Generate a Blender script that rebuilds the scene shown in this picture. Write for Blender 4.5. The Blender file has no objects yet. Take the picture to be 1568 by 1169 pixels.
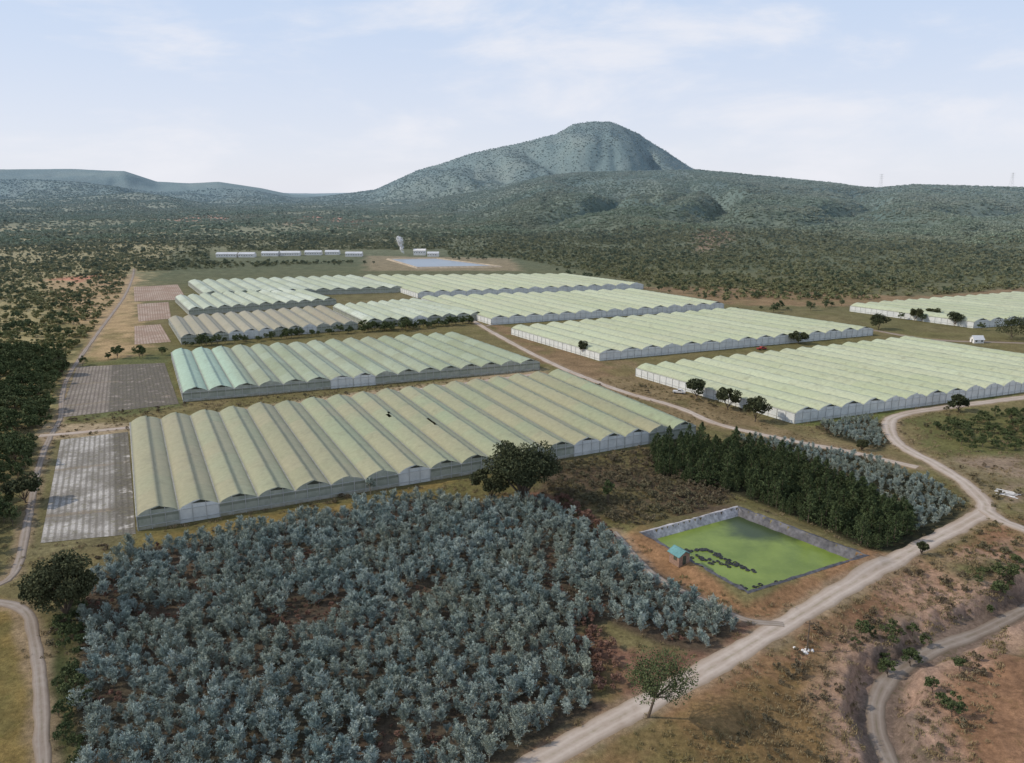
import bpy, math, numpy as np, random
rng=np.random.default_rng(7); random.seed(7)
scene=bpy.context.scene
# ---------------- survey model: site plan points recovered from the aerial survey -------------
F=1190.;CX=784.;CY=584.5;HZ=290.;CH=80.
pit=math.atan((CY-HZ)/F); cp,sp=math.cos(pit),math.sin(pit)
def ray(x,y):
    u=(x-CX)/F; v=(y-CY)/F
    return u,cp-v*sp,-sp-v*cp
def G(x,y,z=0.):
    rx,ry,rz=ray(x,y); t=(z-CH)/rz
    return np.array([rx*t,ry*t,z])
def GP(pts,z=0.): return np.array([G(x,y,z)[:2] for x,y in pts])
# ---------------- noise ----------------
def vnoise(x,y,seed=0):
    xi=np.floor(x).astype(np.int64); yi=np.floor(y).astype(np.int64)
    xf=x-xi; yf=y-yi; u=xf*xf*(3-2*xf); v=yf*yf*(3-2*yf)
    def h(a,b):
        n=(a*374761393+b*668265263+seed*1274126177)&0x7fffffff
        n=((n^(n>>13))*1274126177)&0x7fffffff
        return ((n^(n>>16))&0xffff)/65535.
    return (h(xi,yi)*(1-u)+h(xi+1,yi)*u)*(1-v)+(h(xi,yi+1)*(1-u)+h(xi+1,yi+1)*u)*v
def fbm(x,y,o=4,seed=0):
    s=0.;a=.5;t=0.
    for i in range(o):
        s=s+a*vnoise(x*2**i+i*17.3,y*2**i+i*9.1,seed+i); t+=a; a*=.5
    return s/t
def ss(a,b,x):
    t=np.clip((x-a)/(b-a),0,1); return t*t*(3-2*t)
def segdist(X,Y,pts):
    d=np.full(X.shape,1e9)
    for (ax,ay),(bx,by) in zip(pts[:-1],pts[1:]):
        dx,dy=bx-ax,by-ay; t=np.clip(((X-ax)*dx+(Y-ay)*dy)/(dx*dx+dy*dy+1e-9),0,1)
        d=np.minimum(d,np.hypot(X-ax-t*dx,Y-ay-t*dy))
    return d
def inpoly(X,Y,p):
    c=np.zeros(X.shape,bool); n=len(p)
    for i in range(n):
        x0,y0=p[i]; x1,y1=p[(i+1)%n]
        if y0==y1: continue
        k=((y0>Y)!=(y1>Y))&(X<(x1-x0)*(Y-y0)/(y1-y0)+x0); c^=k
    return c
def sdist(X,Y,p):
    pc=np.vstack([p,p[:1]]); d=segdist(X,Y,pc)
    return np.where(inpoly(X,Y,p),d,-d)
# ---------------- terrain height ----------------
def prof(pts):
    a=[];s=[]
    for x,y in pts:
        rx,ry,rz=ray(x,y); a.append(math.atan2(rx,ry)); s.append(rz/math.hypot(rx,ry))
    return np.array(a),np.array(s)
LAY=[ # pts, D, d0, exponent, gully amp, gully scale
 (prof([(-900,268),(-300,262),(0,258),(110,257),(190,262),(240,278),(290,280),(335,278),(400,288),(445,298),(520,303),(700,306),(1700,306),(2400,300)]),6000,3300,.9,.40,700.),
 (prof([(-900,312),(0,306),(120,302),(210,295),(260,302),(330,316),(420,324),(520,329),(900,345),(2400,345)]),3500,1900,1.1,.35,300.),
 (prof([(-900,330),(300,325),(430,308),(500,301),(575,291),(640,261),(720,235),(800,216),(850,206),(878,190),(905,186),(935,186),(975,201),(1020,230),(1060,257),(1110,280),(1200,300),(2400,310)]),4900,2500,1.25,.34,520.),
 (prof([(-900,345),(430,338),(520,332),(600,322),(660,305),(700,298),(760,291),(830,270),(900,263),(1000,262),(1070,260),(1150,268),(1250,278),(1345,288),(1400,283),(1500,285),(1600,288),(2400,280)]),3100,950,1.2,.5,420.),
]
GUL=GP([(1700,880),(1600,915),(1500,962),(1430,988),(1370,1025),(1345,1065),(1345,1115),(1370,1175),(1400,1260),(1420,1400)],-3.5)
POND=GP([(985,816),(1130,777),(1324,850),(1145,906)],1.0)
BANK=GP([(1350,880),(1430,850),(1530,790),(1750,800),(1750,1300),(1100,1300),(1000,1200),(1080,1090),(1230,990)])
def hgt(X,Y):
    X=np.asarray(X,float);Y=np.asarray(Y,float)
    d=np.hypot(X,Y); az=np.arctan2(X,Y)
    z=np.zeros(X.shape)
    far=d>850
    if far.any():
        x=X[far];y=Y[far];dd=d[far];a=az[far]
        zz=(fbm(x/180,y/180,4,3)-.5)*16*ss(850,1700,dd)+ss(900,2600,dd)*14
        for k,((pa,ps),D,d0,e,ga,gs) in enumerate(LAY):
            Dw=D*(1+.16*(fbm(a*4+k*7,a*0+k,3,50+k)-.5))
            H=CH+Dw*np.interp(a,pa,ps)
            wx=x+ (fbm(x/gs/1.5,y/gs/1.5,3,70+k)-.5)*gs*1.6; wy=y+(fbm(x/gs/1.5+9,y/gs/1.5,3,80+k)-.5)*gs*1.6
            t=np.clip((dd-d0)/(Dw-d0),0,1)
            tt=t**e
            dn=1-.55*ss(0,1,(dd-Dw)/(Dw*.35))
            r=np.abs(2*fbm(a*D/gs*.9+(wx-x)/gs,wy/gs*.45,2,90+k)-1)
            r2=np.abs(2*fbm(a*D/gs*3+(wx-x)/gs,wy/gs*1.2,3,110+k)-1)
            r=ss(-.15,1,r*2.2); r2=ss(-.15,1,r2*2.0)
            bell=np.clip(4*t*(1-t),0,1)*.92+.08
            hk=H*tt*dn-(1-r)*ga*abs(H)*bell*np.minimum(1,tt*2.2)-(1-r2)*ga*.2*np.abs(H)*bell*np.minimum(1,tt*2.2)
            zz=np.maximum(zz,hk)
        z[far]=zz*ss(850,1050,dd)
    nr=d<700
    if nr.any():
        x=X[nr];y=Y[nr]
        zz=(fbm(x/14,y/14,3,5)-.5)*.25
        bm=ss(-4,10,sdist(x,y,BANK))
        zz+=bm*((fbm(x/11,y/11,4,6)-.5)*3.4-.7)
        ds=sdist(x,y,POND)
        zz=zz*(1-ss(-9,-3,ds))+1.0*ss(-6,-2.0,ds)
        zz=np.where(ds>0.4,-4.,zz)
        gd=segdist(x,y,GUL)+(fbm(x/6,y/6,4,8)-.5)*6
        zz=zz-(1-ss(2.6,6.0,gd))*(3.6+zz)-(1-ss(5,20,gd))*.9
        z[nr]+=zz*(1-ss(500,700,d[nr]))
    return z
# ---------------- mesh helpers ----------------
def npmesh(name,V,Fq,mats=(),mi=None,uv=None,col=None,smooth=False):
    V=np.asarray(V,dtype=np.float32); Fq=np.asarray(Fq,dtype=np.int32)
    k=Fq.shape[1]; me=bpy.data.meshes.new(name)
    me.vertices.add(len(V)); me.vertices.foreach_set('co',V.ravel())
    me.loops.add(Fq.size); me.loops.foreach_set('vertex_index',Fq.ravel())
    me.polygons.add(len(Fq)); me.polygons.foreach_set('loop_start',np.arange(0,Fq.size,k,dtype=np.int32))
    for m in mats: me.materials.append(m)
    if mi is not None: me.polygons.foreach_set('material_index',np.asarray(mi,dtype=np.int32))
    me.update(calc_edges=True)
    if uv is not None:
        l=me.uv_layers.new(name='UVMap'); l.data.foreach_set('uv',np.asarray(uv,dtype=np.float32).ravel())
    if col is not None:
        c=me.color_attributes.new(name='Col',type='FLOAT_COLOR',domain='POINT')
        c.data.foreach_set('color',np.asarray(col,dtype=np.float32).ravel())
    if smooth: me.polygons.foreach_set('use_smooth',np.ones(len(Fq),bool))
    return me
def pymesh(name,V,Fc,mats=(),mi=None):
    me=bpy.data.meshes.new(name); me.from_pydata([tuple(map(float,v)) for v in V],[],[tuple(int(i) for i in f) for f in Fc])
    for m in mats: me.materials.append(m)
    if mi is not None: me.polygons.foreach_set('material_index',np.asarray(mi,dtype=np.int32))
    me.update(); return me
def obj(name,me,parent=None,loc=None):
    o=bpy.data.objects.new(name,me); scene.collection.objects.link(o)
    if parent: o.parent=parent
    if loc is not None: o.location=loc
    return o
def empty(name,loc=(0,0,0)):
    o=bpy.data.objects.new(name,None); scene.collection.objects.link(o); o.location=loc; o.empty_display_size=.5; return o
class B:
    def __init__(s): s.V=[];s.F=[];s.M=[]
    def add(s,V,Fc,m=0):
        n=len(s.V); s.V+= [tuple(v) for v in V]; s.F+=[tuple(i+n for i in f) for f in Fc]; s.M+=[m]*len(Fc)
    def tube(s,p0,p1,r0,r1,n=6,m=0):
        p0=np.array(p0,float);p1=np.array(p1,float);d=p1-p0;d=d/(np.linalg.norm(d)+1e-9)
        a=np.cross(d,[0,0,1.]); 
        if np.linalg.norm(a)<1e-3:a=np.array([1.,0,0])
        a/=np.linalg.norm(a); b=np.cross(d,a); V=[]
        for p,r in((p0,r0),(p1,r1)):
            for i in range(n):
                t=2*math.pi*i/n; V.append(p+r*(math.cos(t)*a+math.sin(t)*b))
        s.add(V,[(i,(i+1)%n,n+(i+1)%n,n+i) for i in range(n)]+[tuple(range(n,2*n))],m)
    def beam(s,p0,p1,w=.1,m=0): s.tube(p0,p1,w*.6,w*.6,4,m)
    def box(s,c,sz,m=0,ang=0):
        x,y,z=[v/2 for v in sz]; ca,sa=math.cos(ang),math.sin(ang); V=[]
        for dz in(-z,z):
            for dx,dy in((-x,-y),(x,-y),(x,y),(-x,y)): V.append((c[0]+dx*ca-dy*sa,c[1]+dx*sa+dy*ca,c[2]+dz))
        s.add(V,[(3,2,1,0),(4,5,6,7),(0,1,5,4),(1,2,6,5),(2,3,7,6),(3,0,4,7)],m)
    def mesh(s,name,mats): return pymesh(name,s.V,s.F,mats,s.M)
# ---------------- node helpers ----------------
class N:
    def __init__(s,name,world=False):
        s.m=bpy.data.materials.new(name); s.m.use_nodes=True; s.t=s.m.node_tree; s.t.nodes.clear()
        s.out=s.n('ShaderNodeOutputMaterial'); s.b=s.n('ShaderNodeBsdfPrincipled'); s.l(s.b.outputs[0],s.out.inputs[0])
        s.b.inputs['Roughness'].default_value=.85; s.b.inputs['Specular IOR Level'].default_value=.2
    def n(s,t,**k):
        x=s.t.nodes.new(t)
        for a,b in k.items(): setattr(x,a,b)
        return x
    def l(s,a,b): s.t.links.new(a,b)
    def pos(s): 
        if not hasattr(s,'_p'): s._p=s.n('ShaderNodeNewGeometry')
        return s._p.outputs['Position']
    def noise(s,scale,detail=4,vec=None,rough=.6):
        x=s.n('ShaderNodeTexNoise'); x.inputs['Scale'].default_value=scale; x.inputs['Detail'].default_value=detail; x.inputs['Roughness'].default_value=rough
        s.l(vec if vec is not None else s.pos(),x.inputs['Vector']); return x.outputs['Fac']
    def val(s,op,a,b=None,c=None,clamp=False):
        x=s.n('ShaderNodeMath',operation=op,use_clamp=clamp)
        for i,v in enumerate((a,b,c)):
            if v is None: continue
            if isinstance(v,(int,float)): x.inputs[i].default_value=v
            else: s.l(v,x.inputs[i])
        return x.outputs[0]
    def rng(s,v,a,b,c=0.,d=1.,smooth=False):
        x=s.n('ShaderNodeMapRange'); x.interpolation_type='SMOOTHSTEP' if smooth else 'LINEAR'
        s.l(v,x.inputs[0])
        for i,q in enumerate((a,b,c,d)): x.inputs[i+1].default_value=q
        return x.outputs[0]
    def mix(s,f,a,b,mode='MIX'):
        x=s.n('ShaderNodeMix',data_type='RGBA',blend_type=mode)
        for sk,v in((x.inputs[0],f),(x.inputs[6],a),(x.inputs[7],b)):
            if isinstance(v,(int,float)): sk.default_value=v
            elif isinstance(v,tuple): sk.default_value=(*v[:3],1)
            else: s.l(v,sk)
        return x.outputs[2]
    def grey(s,v):
        x=s.n('ShaderNodeCombineColor')
        for i in range(3): s.l(v,x.inputs[i])
        return x.outputs[0]
    def bump(s,h,st=.5,dist=.1):
        x=s.n('ShaderNodeBump'); x.inputs['Strength'].default_value=st; x.inputs['Distance'].default_value=dist
        s.l(h,x.inputs['Height']); s.l(x.outputs[0],s.b.inputs['Normal'])
    def col(s,c):
        if isinstance(c,tuple): s.b.inputs['Base Color'].default_value=(*c[:3],1)
        else: s.l(c,s.b.inputs['Base Color'])
GHZ=np.array((.27,.36,.41)); FHZ=(.52,.64,.73); HZL=4200.  # haze tints, blended by distance into ground and foliage base colours
def simple(name,c,var=.25,scale=1.5,rough=.85):
    m=N(name); f=m.noise(scale,5); g=m.noise(scale*.13,3)
    k=m.val('MULTIPLY',m.rng(f,.3,.7,1-var,1+var),m.rng(g,.3,.7,1-var*.6,1+var*.6))
    m.col(m.mix(1.,c,m.grey(k),'MULTIPLY')); m.b.inputs['Roughness'].default_value=rough; return m.m
def foliage(name,c1,c2,c3=None,haze=False,bigscale=.02):
    m=N(name); oi=m.n('ShaderNodeObjectInfo')
    c=m.mix(oi.outputs['Random'],c1,c2)
    big=m.noise(bigscale,3)
    c=m.mix(m.rng(big,.42,.62),c,c3 if c3 else c1)
    f=m.noise(1.1,2); c=m.mix(1.,c,m.grey(m.rng(f,.3,.7,.65,1.4)),'MULTIPLY')
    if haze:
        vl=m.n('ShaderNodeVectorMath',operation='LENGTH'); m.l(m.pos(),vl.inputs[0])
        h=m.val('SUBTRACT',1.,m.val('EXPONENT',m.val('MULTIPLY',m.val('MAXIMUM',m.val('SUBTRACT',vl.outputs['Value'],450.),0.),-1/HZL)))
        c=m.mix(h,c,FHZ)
    m.col(c); m.b.inputs['Specular IOR Level'].default_value=.12
    return m.m
# ---------------- site plan ----------------
ROADS={
 'main':([(640,1290),(820,1172),(960,1092),(1060,1040),(1200,957),(1300,897),(1400,842),(1478,802),(1508,782),(1503,765),(1475,738),(1425,707),(1380,683),(1362,658),(1368,640),(1420,628),(1568,609),(1800,582)],4.4),
 'farm':([(1405,716),(1300,692),(1200,673),(1100,650),(1040,625),(960,602),(880,572),(825,547),(770,518),(735,498),(690,470)],3.2),
 'lefttrack':([(75,1300),(66,1169),(62,1060),(52,980),(30,930),(-60,918)],2.1),
 'leftfarm':([(-40,905),(20,880),(42,800),(58,720),(75,672),(92,640),(103,580),(150,510),(190,455),(203,425),(205,412)],1.9),
 'midlane':([(60,668),(200,655),(420,625),(640,597),(830,572)],3.1),
 'junction':([(1508,782),(1540,800),(1600,822)],4.5),
 'pondpath':([(940,815),(1000,880),(1075,920),(1140,950),(1200,957)],1.8),
 'far_lane':([(745,500),(830,475),(700,470)],2.0),
 'lane_e':([(1108,478),(1300,500),(1420,520),(1568,526)],2.6),
}
RW={k:(GP(p),w) for k,(p,w) in ROADS.items()}
PLOTS=[([(93,674),(196,662),(208,818),(62,832)],'a'),([(118,562),(252,556),(274,619),(90,640)],'b'),([(205,440),(272,436),(286,459),(206,462)],'c'),([(210,466),(258,463),(262,488),(212,493)],'c'),([(206,500),(246,497),(262,524),(206,528)],'c')]
PLANT=GP([(130,905),(200,842),(300,830),(440,800),(560,778),(640,764),(740,772),(830,772),(890,805),(950,850),(1060,905),(1130,962),(1085,1000),(1010,985),(930,950),(880,965),(905,1040),(912,1085),(820,1135),(700,1230),(560,1330),(100,1330),(130,1170),(118,1050)])
CONIF=GP([(990,694),(1020,664),(1120,682),(1240,716),(1390,790),(1410,850),(1330,842),(1230,796),(1120,754),(1010,728)])
BLUE2=GP([(1110,668),(1200,675),(1320,700),(1420,735),(1482,778),(1412,838),(1395,790),(1250,718)])
BLUE3=GP([(1255,650),(1330,640),(1365,672),(1350,690),(1270,668)])
GHS=[
 (G(212,813),G(1064,668),G(868,566,5),G(199,646,4),18,'tan'),
 (G(281,616),G(826,567),G(704,510,4.5),G(262,539,4),16,'mix'),
 (G(278,528),G(548,505),G(500,470,4),G(258,488,4),12,'tan2'),
 (G(290,484),G(515,467),G(455,441,4),G(268,455,4),11,'pale'),
 (G(562,503),G(742,490),G(640,459,4),G(510,469,4),8,'pale'),
 (G(752,498),G(1108,474),G(975,444,4),G(645,456,4),15,'right'),
 (G(640,457),G(985,443),G(872,421,4),G(556,423,4),15,'right'),
 (G(918,553),G(1336,514),G(1128,473,4),G(783,502,4),15,'right'),
 (G(1216,649),G(1715,581),G(1395,518,4),G(974,563,4),17,'right'),
 (G(1490,503),G(1800,480),G(1560,449,4),G(1302,468,4),14,'right'),
 (G(314,458),G(620,448),G(546,423,4),G(288,431,4),13,'pale'),
]
GHP=[np.array([a[:2],b[:2],c[:2],d[:2]]) for a,b,c,d,_,_ in GHS]
RESV=GP([(596,398),(668,397),(762,409),(640,411)])
# ---------------- ground colouring ----------------
def C255(r,g,b):
    f=lambda c:(c/255/12.92) if c/255<=.04045 else ((c/255+.055)/1.055)**2.4
    c=np.array([f(r),f(g),f(b)]); l=c.mean(); return l+(c-l)*.84
ZONES=[ # px polygon, colour, soft(m), noise amp
 ([(-900,330),(300,360),(215,420),(190,460),(110,560),(70,640),(-900,700)],C255(164,150,102),20,30),
 ([(60,430),(210,420),(215,560),(150,560),(130,520)],C255(176,148,104),8,12),
 ([(100,560),(260,540),(280,625),(90,650)],C255(104,108,66),4,5),
 ([(40,650),(210,650),(220,835),(40,850)],C255(118,110,74),4,5),
 ([(60,650),(200,648),(840,562),(845,575),(205,664),(60,674)],C255(168,148,115),1.5,1.5),
 ([(200,815),(1070,668),(1080,690),(760,760),(440,800),(200,850)],C255(108,100,56),2,4),
 ([(200,828),(600,755),(700,735),(560,780),(220,850)],C255(130,110,58),2,4),
 ([(830,705),(990,685),(1130,750),(1120,790),(980,810),(930,800),(860,770),(820,760)],C255(94,80,62),3,5),
 ([(730,770),(850,755),(960,820),(1150,930),(1180,960),(1040,1040),(980,1090),(830,1169),(800,1169),(930,1060),(870,970),(1010,1000),(1120,975),(960,870),(830,780)],C255(124,90,70),2.5,6),
 ([(940,830),(980,800),(1140,925),(1330,840),(1370,850),(1200,945),(1130,950)],C255(146,110,74),1.5,3),
 ([(1350,880),(1430,850),(1530,790),(1750,800),(1750,1400),(700,1400),(980,1100),(1230,960)],C255(142,106,76),3,5),
 ([(1050,1080),(1230,990),(1320,970),(1310,1100),(1330,1200),(900,1300),(900,1169)],C255(130,104,64),4,10),
 ([(1290,960),(1430,930),(1480,960),(1380,1010)],C255(84,88,56),3,6),
 ([(1330,900),(1440,850),(1568,820),(1568,900),(1480,930)],C255(166,132,106),2,5),
 ([(1470,870),(1568,850),(1568,910),(1500,920)],C255(92,98,62),3,5),
 ([(1400,700),(1568,690),(1568,790),(1520,770)],C255(146,126,104),3,6),
 ([(1380,640),(1568,625),(1568,700),(1440,700)],C255(104,104,60),3,5),
 ([(850,560),(960,550),(1050,600),(1220,665),(1400,700),(1380,715),(1060,655),(900,590)],C255(132,114,80),2,4),
 ([(740,490),(790,505),(930,560),(980,575),(900,580),(820,550)],C255(136,112,80),2,4),
 ([(1210,650),(1568,603),(1568,613),(1370,640),(1300,660)],C255(104,112,56),1.5,3),
 ([(1100,440),(1400,455),(1568,440),(1568,448),(1300,470),(1120,468),(980,440)],C255(140,114,78),6,10),
 ([(-100,900),(40,925),(60,1000),(60,1300),(-200,1300)],C255(130,110,58),2,4),
 ([(60,960),(130,900),(110,1050),(130,1300),(80,1300)],C255(70,76,44),2,4),
 ([(560,392),(780,396),(800,415),(560,415)],C255(142,126,92),8,8),
 ([(1060,375),(1130,355),(1150,362),(1080,390)],C255(150,118,88),14,30),
]
ZW=[(GP(p),c,s,a) for p,c,s,a in ZONES]
FARSC=[(G(540,345),170),(G(480,340),130),(G(340,342),170),(G(140,428),50),(G(705,318),90)]
def build_ground():
    na,nd=880,860
    az=np.linspace(-math.radians(60),math.radians(60),na)
    dd=45*np.exp(np.linspace(0,math.log(13000/45),nd))
    A,D=np.meshgrid(az,dd); X=(np.sin(A)*D).ravel(); Y=(np.cos(A)*D).ravel(); Z=hgt(X,Y)
    d=D.ravel()
    V=np.stack([X,Y,Z],1)
    i=np.arange(nd-1)[:,None]*na+np.arange(na-1)[None,:]
    Fq=np.stack([i,i+1,i+na+1,i+na],-1).reshape(-1,4)
    n1=fbm(X/60,Y/60,4,20)[:,None]; n2=fbm(X/9,Y/9,3,21)[:,None]; n3=fbm(X/260,Y/260,5,22)[:,None]
    c=C255(104,102,60)*(1-n1)+C255(132,116,78)*n1
    bush=C255(84,92,58)*(1-n2)+C255(108,108,70)*n2
    hn=ss(.35,.68,n3); hillc=C255(62,80,52)*(1-hn)+C255(94,100,62)*hn
    f=ss(500,900,d)[:,None]; c=c*(1-f)+bush*f
    f=ss(1200,2100,d)[:,None]; c=c*(1-f)+hillc*f
    lf=(ss(.02,-.22,np.arctan2(X,Y))*ss(900,1300,d)*(1-ss(3000,4400,d)))[:,None]*.75; c=c*(1-lf)+(C255(134,130,86)*(1-n2)+C255(160,150,106)*n2)*lf  # left plain lightened: sunlit warmth put into the ground colour
    nr=np.where(d<2600)[0]; x=X[nr];y=Y[nr]; cn=c[nr]
    wob=fbm(x/7,y/7,4,30)-.5
    for p,col,s,a in ZW:
        bx=(x>p[:,0].min()-40)&(x<p[:,0].max()+40)&(y>p[:,1].min()-40)&(y<p[:,1].max()+40)
        k=np.where(bx)[0]
        if len(k)==0: continue
        m=ss(-s,s,sdist(x[k],y[k],p)+wob[k]*a*2)[:,None]; cn[k]=cn[k]*(1-m)+col*m
    gm=(ss(.52,.68,fbm(x/16,y/16,5,33))*(1-ss(500,800,d[nr])))[:,None]*.55; cn=cn*(1-gm)+C255(108,104,58)*gm
    for p,w in RW.values():
        dm=segdist(x,y,p); m=(1-ss(w*.45,w*.5+2.0,dm+wob*2.5))[:,None]*.6
        cn=cn*(1-m)+C255(158,134,108)*m
    gd=segdist(x,y,GUL); m=(1-ss(4,8,gd+wob*4))[:,None]; cn=cn*(1-m)+C255(122,104,90)*m
    m=(ss(3,5,gd+wob*5)*(1-ss(7,12,gd+wob*6)))[:,None]*.7; cn=cn*(1-m)+C255(170,138,116)*m
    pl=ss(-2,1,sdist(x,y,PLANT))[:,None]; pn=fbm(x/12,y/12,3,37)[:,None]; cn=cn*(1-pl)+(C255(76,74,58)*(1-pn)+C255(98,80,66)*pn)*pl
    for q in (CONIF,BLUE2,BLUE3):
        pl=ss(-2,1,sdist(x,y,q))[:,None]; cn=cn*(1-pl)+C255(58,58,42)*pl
    for q in GHP:
        pl=ss(0,1,sdist(x,y,q))[:,None]; cn=cn*(1-pl)+C255(70,80,50)*pl
    c[nr]=cn
    for (g,r) in FARSC:
        m=((1-ss(r*.4,r,np.hypot(X-g[0],(Y-g[1])*.6)))*ss(.48,.60,fbm(X/40,Y/60,4,44)))[:,None]*.9; c=c*(1-m)+C255(206,132,98)*m
    m=(ss(2000,3000,d)*ss(.58,.70,fbm(X/90,Y/160,4,45)))[:,None]*.25; c=c*(1-m)+C255(150,138,96)*m
    h=(1-np.exp(-np.maximum(d-450,0)/HZL))[:,None]; c=c*(1-h)+GHZ*h  # distance haze painted into the ground colour
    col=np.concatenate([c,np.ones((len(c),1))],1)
    m=N('ground_mat'); at=m.n('ShaderNodeVertexColor'); at.layer_name='Col'
    a=m.noise(.9,8,rough=.7); b=m.noise(.12,6,rough=.65); e=m.noise(5.,3)
    k=m.val('MULTIPLY',m.val('MULTIPLY',m.rng(a,.3,.7,.60,1.40),m.rng(b,.3,.7,.74,1.26)),m.rng(e,.3,.7,.82,1.18))
    cc=m.mix(1.,at.outputs[0],m.grey(k),'MULTIPLY')
    gr=m.noise(.35,7,rough=.75); cc=m.mix(m.rng(gr,.56,.68,0.,.6),cc,m.mix(1.,at.outputs[0],(.58,.72,.5),'MULTIPLY'))
    m.col(cc); m.b.inputs['Roughness'].default_value=.95; m.b.inputs['Specular IOR Level'].default_value=.05
    m.bump(a,.9,.3)
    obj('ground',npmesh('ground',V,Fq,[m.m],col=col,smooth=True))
build_ground()
# ---------------- roads ----------------
def catmull(P,step=1.5):
    P=np.vstack([2*P[0]-P[1],P,2*P[-1]-P[-2]]); out=[]
    for i in range(1,len(P)-2):
        n=max(2,int(np.linalg.norm(P[i+1]-P[i])/step)); t=np.linspace(0,1,n,endpoint=False)[:,None]
        a,b,c,e=P[i-1],P[i],P[i+1],P[i+2]
        out.append(.5*(2*b+(c-a)*t+(2*a-5*b+4*c-e)*t*t+(-a+3*b-3*c+e)*t**3))
    out.append(P[-2:-1]); return np.vstack(out)
def roadmat(name,k):
    mr=N(name); uvn=mr.n('ShaderNodeUVMap'); sx=mr.n('ShaderNodeSeparateXYZ'); mr.l(uvn.outputs[0],sx.inputs[0])
    q=lambda c:tuple(v*k for v in c)
    a=mr.noise(.5,7,rough=.7); b=mr.noise(.07,4); c=mr.mix(mr.rng(a,.35,.7),q((.42,.345,.285)),q((.55,.48,.415))); c=mr.mix(mr.rng(b,.4,.65,0,.6),c,q((.36,.28,.215)))
    tr=mr.val('ABSOLUTE',mr.val('SUBTRACT',mr.val('ABSOLUTE',mr.val('SUBTRACT',sx.outputs[0],.5)),.2))
    c=mr.mix(mr.rng(tr,.02,.09,.35,0.),c,q((.62,.55,.48))); mid=mr.val('ABSOLUTE',mr.val('SUBTRACT',sx.outputs[0],.5))
    c=mr.mix(mr.val('MULTIPLY',mr.rng(mid,.02,.08,.5,0.),mr.rng(mr.noise(.3,5),.4,.6)),c,q((.25,.22,.13)))
    c=mr.mix(mr.rng(mr.val('ADD',mid,mr.val('MULTIPLY',a,.3)),.5,.64,0,.7),c,q((.27,.205,.14)))
    mr.col(c); mr.bump(a,.6,.1); return mr.m
ROADM=roadmat('dirt_road_mat',1.); TRACKM=roadmat('dirt_track_mat',.66); BEDM=roadmat('stream_bed_mat',.58)
def ribbon(name,P,w,mat,dz=.09,seed=0):
    C=catmull(P); T=np.gradient(C,axis=0); T/=np.linalg.norm(T,axis=1)[:,None]+1e-9; Nn=np.stack([T[:,1],-T[:,0]],1)
    L=np.r_[0,np.cumsum(np.linalg.norm(np.diff(C,axis=0),axis=1))]
    ks=np.array([-.56,-.46,-.23,0,.23,.46,.56]); wl=1+.6*(fbm(L/4,L*0,4,seed+1)-.5); wr=1+.6*(fbm(L/4,L*0+5,4,seed+2)-.5)
    V=[];
    for j,k in enumerate(ks):
        ww=w*k*(wl if k<0 else wr); xy=C+Nn*ww[:,None]; z=hgt(xy[:,0],xy[:,1])+(dz if abs(k)<.5 else -.08)
        V.append(np.column_stack([xy,z]))
    V=np.stack(V,1).reshape(-1,3); m=len(ks); i=np.arange(len(C)-1)[:,None]*m+np.arange(m-1)[None]
    Fq=np.stack([i,i+1,i+m+1,i+m],-1).reshape(-1,4)
    U=np.tile(ks+.5,(len(C),1)).ravel(); W=np.repeat(L,m); uv=np.stack([U[Fq],W[Fq]],-1).reshape(-1,2)
    me=npmesh(name,V,Fq,[mat],uv=uv,smooth=True); return obj(name,me)
for k,(key,(p,w)) in enumerate(RW.items()): ribbon('dirt_road' if w>3 else 'dirt_track',p,w,ROADM if w>3 else TRACKM,.09+.008*k,k*10)
ribbon('dry_stream_bed',GUL,3.0,BEDM,.12,99)
# ---------------- crop beds ----------------
def plotmat(kind):
    m=N('seedbed_'+kind); u=m.n('ShaderNodeUVMap'); s=m.n('ShaderNodeSeparateXYZ'); m.l(u.outputs[0],s.inputs[0])
    wob=m.noise(.4,3); x=m.val('ADD',s.outputs[0],m.val('MULTIPLY',wob,.45))
    fr=m.val('FRACT',m.val('DIVIDE',x,1.5)); st=m.rng(m.val('ABSOLUTE',m.val('SUBTRACT',fr,.5)),.22,.34)
    big=m.noise(.09,3); sm=m.noise(1.4,6,rough=.7)
    cols={'a':((.24,.225,.20),(.16,.145,.12),(.46,.44,.41)),'b':((.21,.18,.155),(.13,.11,.09),(.28,.245,.21)),'c':((.34,.245,.19),(.26,.18,.13),(.42,.33,.27))}[kind]
    c=m.mix(m.rng(big,.42,.58),cols[0],cols[2]); c=m.mix(m.val('MULTIPLY',st,m.rng(sm,.35,.6,.2,.85)),c,cols[1])
    if kind in'ab':
        wp=m.val('ADD',s.outputs[1],m.val('MULTIPLY',wob,3.)); blk=m.val('MULTIPLY',m.rng(m.val('ABSOLUTE',m.val('SUBTRACT',m.val('FRACT',m.val('DIVIDE',wp,37.)),.5)),.02,.04,.7,0.),m.rng(sm,.35,.55)); c=m.mix(blk,c,(.22,.175,.12))
        f2=m.rng(s.outputs[0],14.5,16.5,0,.8); wn=m.noise(.25,2); c=m.mix(m.val('MULTIPLY',f2,m.rng(wn,.36,.43)),c,(.11,.10,.08))
    gr=m.noise(.5,6,rough=.75); c=m.mix(m.rng(gr,.52,.64,0,.7),c,(.16,.15,.09))
    c=m.mix(1.,c,m.grey(m.rng(sm,.3,.7,.6,1.4)),'MULTIPLY'); m.col(c); m.bump(fr,.5,.3); return m.m
PM={k:plotmat(k) for k in'abc'}
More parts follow.
